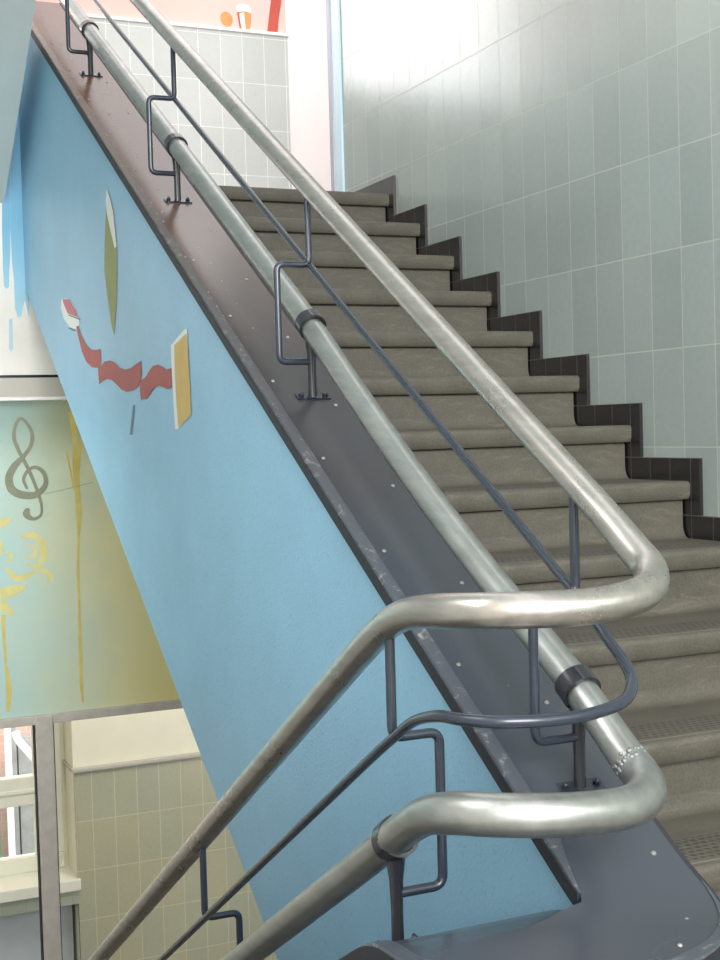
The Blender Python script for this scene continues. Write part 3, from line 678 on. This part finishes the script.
bendL = [(X1, -3.50, .6*-3.5+.71-.012), (X1, -3.58, .6*-3.58+.71-.010), (-1.398, -3.66, -1.504), (-1.402, -3.715, -1.532), (-1.432, -3.765, -1.543), (-1.486, -3.80, -1.544), (-1.56, -3.815, -1.538), (-1.634, -3.812, -1.531), (-1.688, -3.782, -1.530), (-1.715, -3.73, -1.537), (-1.719, -3.66, -1.557), (-1.717, -3.60, -1.586), (-1.712, -3.54, -1.619), (-1.707, -3.47, -1.659), (X2, -3.40, -1.701), (X2, -3.30, -1.761)]
bendM = [(X1, -3.50, zM(-3.50)), (X1, -3.58, zM(-3.58)), (-1.404, -3.64, -1.343), (-1.410, -3.69, -1.369), (-1.427, -3.732, -1.391), (-1.466, -3.768, -1.406), (-1.529, -3.792, -1.411), (-1.60, -3.80, -1.411), (-1.67, -3.785, -1.409), (-1.704, -3.742, -1.410), (-1.711, -3.68, -1.416), (-1.707, -3.60, -1.438), (X2, -3.53, -1.474), (X2, -3.45, -1.520), (X2, -3.30, -1.610)]
for nm, zf, bd, r, rb, mt, lab in (('upper_handrail', zU, bendU, .0230, .0245, 'rail', None), ('lower_handrail', zL_, bendL, .0265, .0288, 'rail_low', 'thicker worn lower handrail'), ('middle_rail', zM, bendM, .0080, .0088, 'bar', 'thin slate blue middle rail')):
    pa = rail_path(zf, YE+.05, bd, -.35, None)
    bm = bmesh.new(); tube(bm, pa, radii(pa, r, rb), 28 if r > .02 else 14)
    o = child(RL, mobj(nm, bm, M[mt], smooth=True))
    if lab: o['label'] = lab
# weld bead where the lower rail meets its bend
bm = bmesh.new(); d = Vector((0, .857, .515)); c = Vector((-1.400, -3.690, -1.520)); a = Vector((1, 0, 0)); b = d.cross(a)
for k in range(64):
    q = 2*math.pi*k/32+random.uniform(-.08, .08); p = c+(a*math.cos(q)+b*math.sin(q))*.0265+d*random.uniform(-.009, .009)
    dome(bm, p, random.uniform(.0022, .0048), .0026, 8, 3, a*math.cos(q)+b*math.sin(q))
child(RL, mobj('weld_bead', bm, M['weld'], smooth=True))

def bracket(x, y, side, zu, zm, zl, zb, slope):
    """cranked bar between the rails on a forked foot; side -1/+1 is where the crank bulges"""
    bm = bmesh.new()
    tube(bm, fillet([(x, y, zb+.080), (x+side*.078, y, zb+.080), (x+side*.078, y, zm), (x, y, zm), (x, y, zu)], .018, 6), .0076, 12)
    br = child(RL, mobj('bracket', bm, M['bar'], smooth=True))
    sl = Vector((0, 1, slope)).normalized()
    def sub(name, bm, mat):
        o = mobj(name, bm, mat, smooth=True); o.parent = br; o.matrix_parent_inverse = br.matrix_basis.inverted() @ Matrix.Translation(-RL.location) if False else Matrix.Identity(4)
        return o
    bm = bmesh.new(); tube(bm, [(x, y, zb-.001), (x, y, zb+.05), (x, y, zb+.10), (x, y, zl-.022)], [.0100, .0095, .0110, .0165], 12, squash=.85)
    sub('foot_post', bm, M['black'])
    bm = bmesh.new(); c = Vector((x, y, zl))
    tube(bm, [c-sl*.016, c-sl*.0155, c+sl*.0155, c+sl*.016], [.0268, .0325, .0325, .0268], 28, cap=False)
    sub('collar', bm, M['black'])
    bm = bmesh.new(); nrm = Vector((0, -slope, 1)).normalized()
    f0 = Vector((x, y, zb))
    for s in (-1, 1):
        pass
    vs = [f0+Vector((dx, 0, 0))+sl*dy+nrm*h for h in (-.0005, .004) for dx, dy in ((-.040, -.012), (.040, -.012), (.040, .012), (-.040, .012))]
    V = [bm.verts.new(v) for v in vs]
    for f in ((0,3,2,1),(4,5,6,7),(0,1,5,4),(1,2,6,5),(2,3,7,6),(3,0,4,7)): bm.faces.new([V[i] for i in f])
    sub('foot_plate', bm, M['bar'])
    for s in (-1, 1):
        bm = bmesh.new(); p = f0+Vector((s*.029, 0, 0))+nrm*.004
        tube(bm, [p, p+nrm*.005], .0065, 6); dome(bm, p+nrm*.005, .0045, .005, 8, 3, nrm)
        sub('bolt', bm, M['black'])
    return br
for y in (-.427, -1.474, -2.487, -3.55):
    e = .006 if y < -3 else 0
    bracket(X1, y, -1, zU(y)-.012, zM(y), (zL_(y) if y > -3 else .6*y+.71-.010), zB(y)-e*.7, .6)
for y in (-3.518, -2.525):
    bracket(X2, y, 1, -1.367-.6*(y+3.41)-.012, -1.520-.6*(y+3.45), -1.659-.6*(y+3.47), -1.822-.6*(y+3.47), -.6)
# ------------------------------------------------------------------ light
def area(name, loc, target, sx, sy, power, col=(1, 1, 1)):
    l = bpy.data.lights.new(name, 'AREA'); l.shape = 'RECTANGLE'; l.size = sx; l.size_y = sy; l.energy = power; l.color = col
    o = bpy.data.objects.new(name, l); link(o); o.location = loc
    o.rotation_euler = (Vector(target)-Vector(loc)).to_track_quat('-Z', 'Y').to_euler(); return o
area('landing_window_light', (-1.7, -7.5, .6), (-1.2, 0, -1.0), 2.6, 2.6, 330, (1, .98, .96))
area('back_wall_fill', (.1, .8, 3.1), (.2, 3.1, .6), 2.4, .8, 22, (1, .97, .95))  # added fill for the back wall upstairs, not a known fixture
area('glare_window_light', (-1.75, 3.02, 1.8), (-1.75, 0, 1.5), 1.3, 1.5, 44, (1, 1, 1))  # lamp of the unseen window, there for the tile glare
area('outdoor_fill', (-.9, 4.2, -1.6), (-1.0, 5.6, -3.6), 2.0, 1.0, 70, (1, 1, 1))  # extra lamp outdoors, added to brighten the brick building
area('mural_fill', (-2.6, -.6, -1.15), (-1.6, .56, -1.9), .8, .5, 12.5, (1, .99, .95))  # added to brighten the mural panel, no known lamp hangs here
area('blue_wall_fill', (-2.9, -3.3, -.1), (-1.5, -2.6, -1.7), 1.3, 1.0, 17, (.97, .985, 1))  # added fill that lifts the blue wall of the parapet
area('lower_hall_fill', (-.6, 1.7, -1.0), (-.5, 3.1, -3.8), 1.6, .8, 42, (1, .98, .92))  # fill added under the landing to brighten the lower hall
w = bpy.data.worlds.new('daylight'); S.world = w; w.use_nodes = True
bg = w.node_tree.nodes['Background']; bg.inputs[0].default_value = (.98, .99, 1.0, 1); bg.inputs[1].default_value = 1.7

# ------------------------------------------------------------------ camera
cam = bpy.data.cameras.new('camera'); co = bpy.data.objects.new('camera', cam); link(co)
cam.sensor_fit = 'VERTICAL'; cam.sensor_height = 36; cam.lens = 50.2614; cam.clip_start = .05
rt = Vector((0.913655, -0.405491, -0.028506)); up = Vector((0.041581, 0.023471, 0.998859)); fw = Vector((0.404359, 0.913798, -0.038305))
co.matrix_world = Matrix(((rt.x, up.x, -fw.x, -2.537306), (rt.y, up.y, -fw.y, -5.307624), (rt.z, up.z, -fw.z, -1.019354), (0, 0, 0, 1)))
S.camera = co
S.view_settings.view_transform = 'Standard'
S.view_settings.look = 'None'
S.view_settings.exposure = 0.0
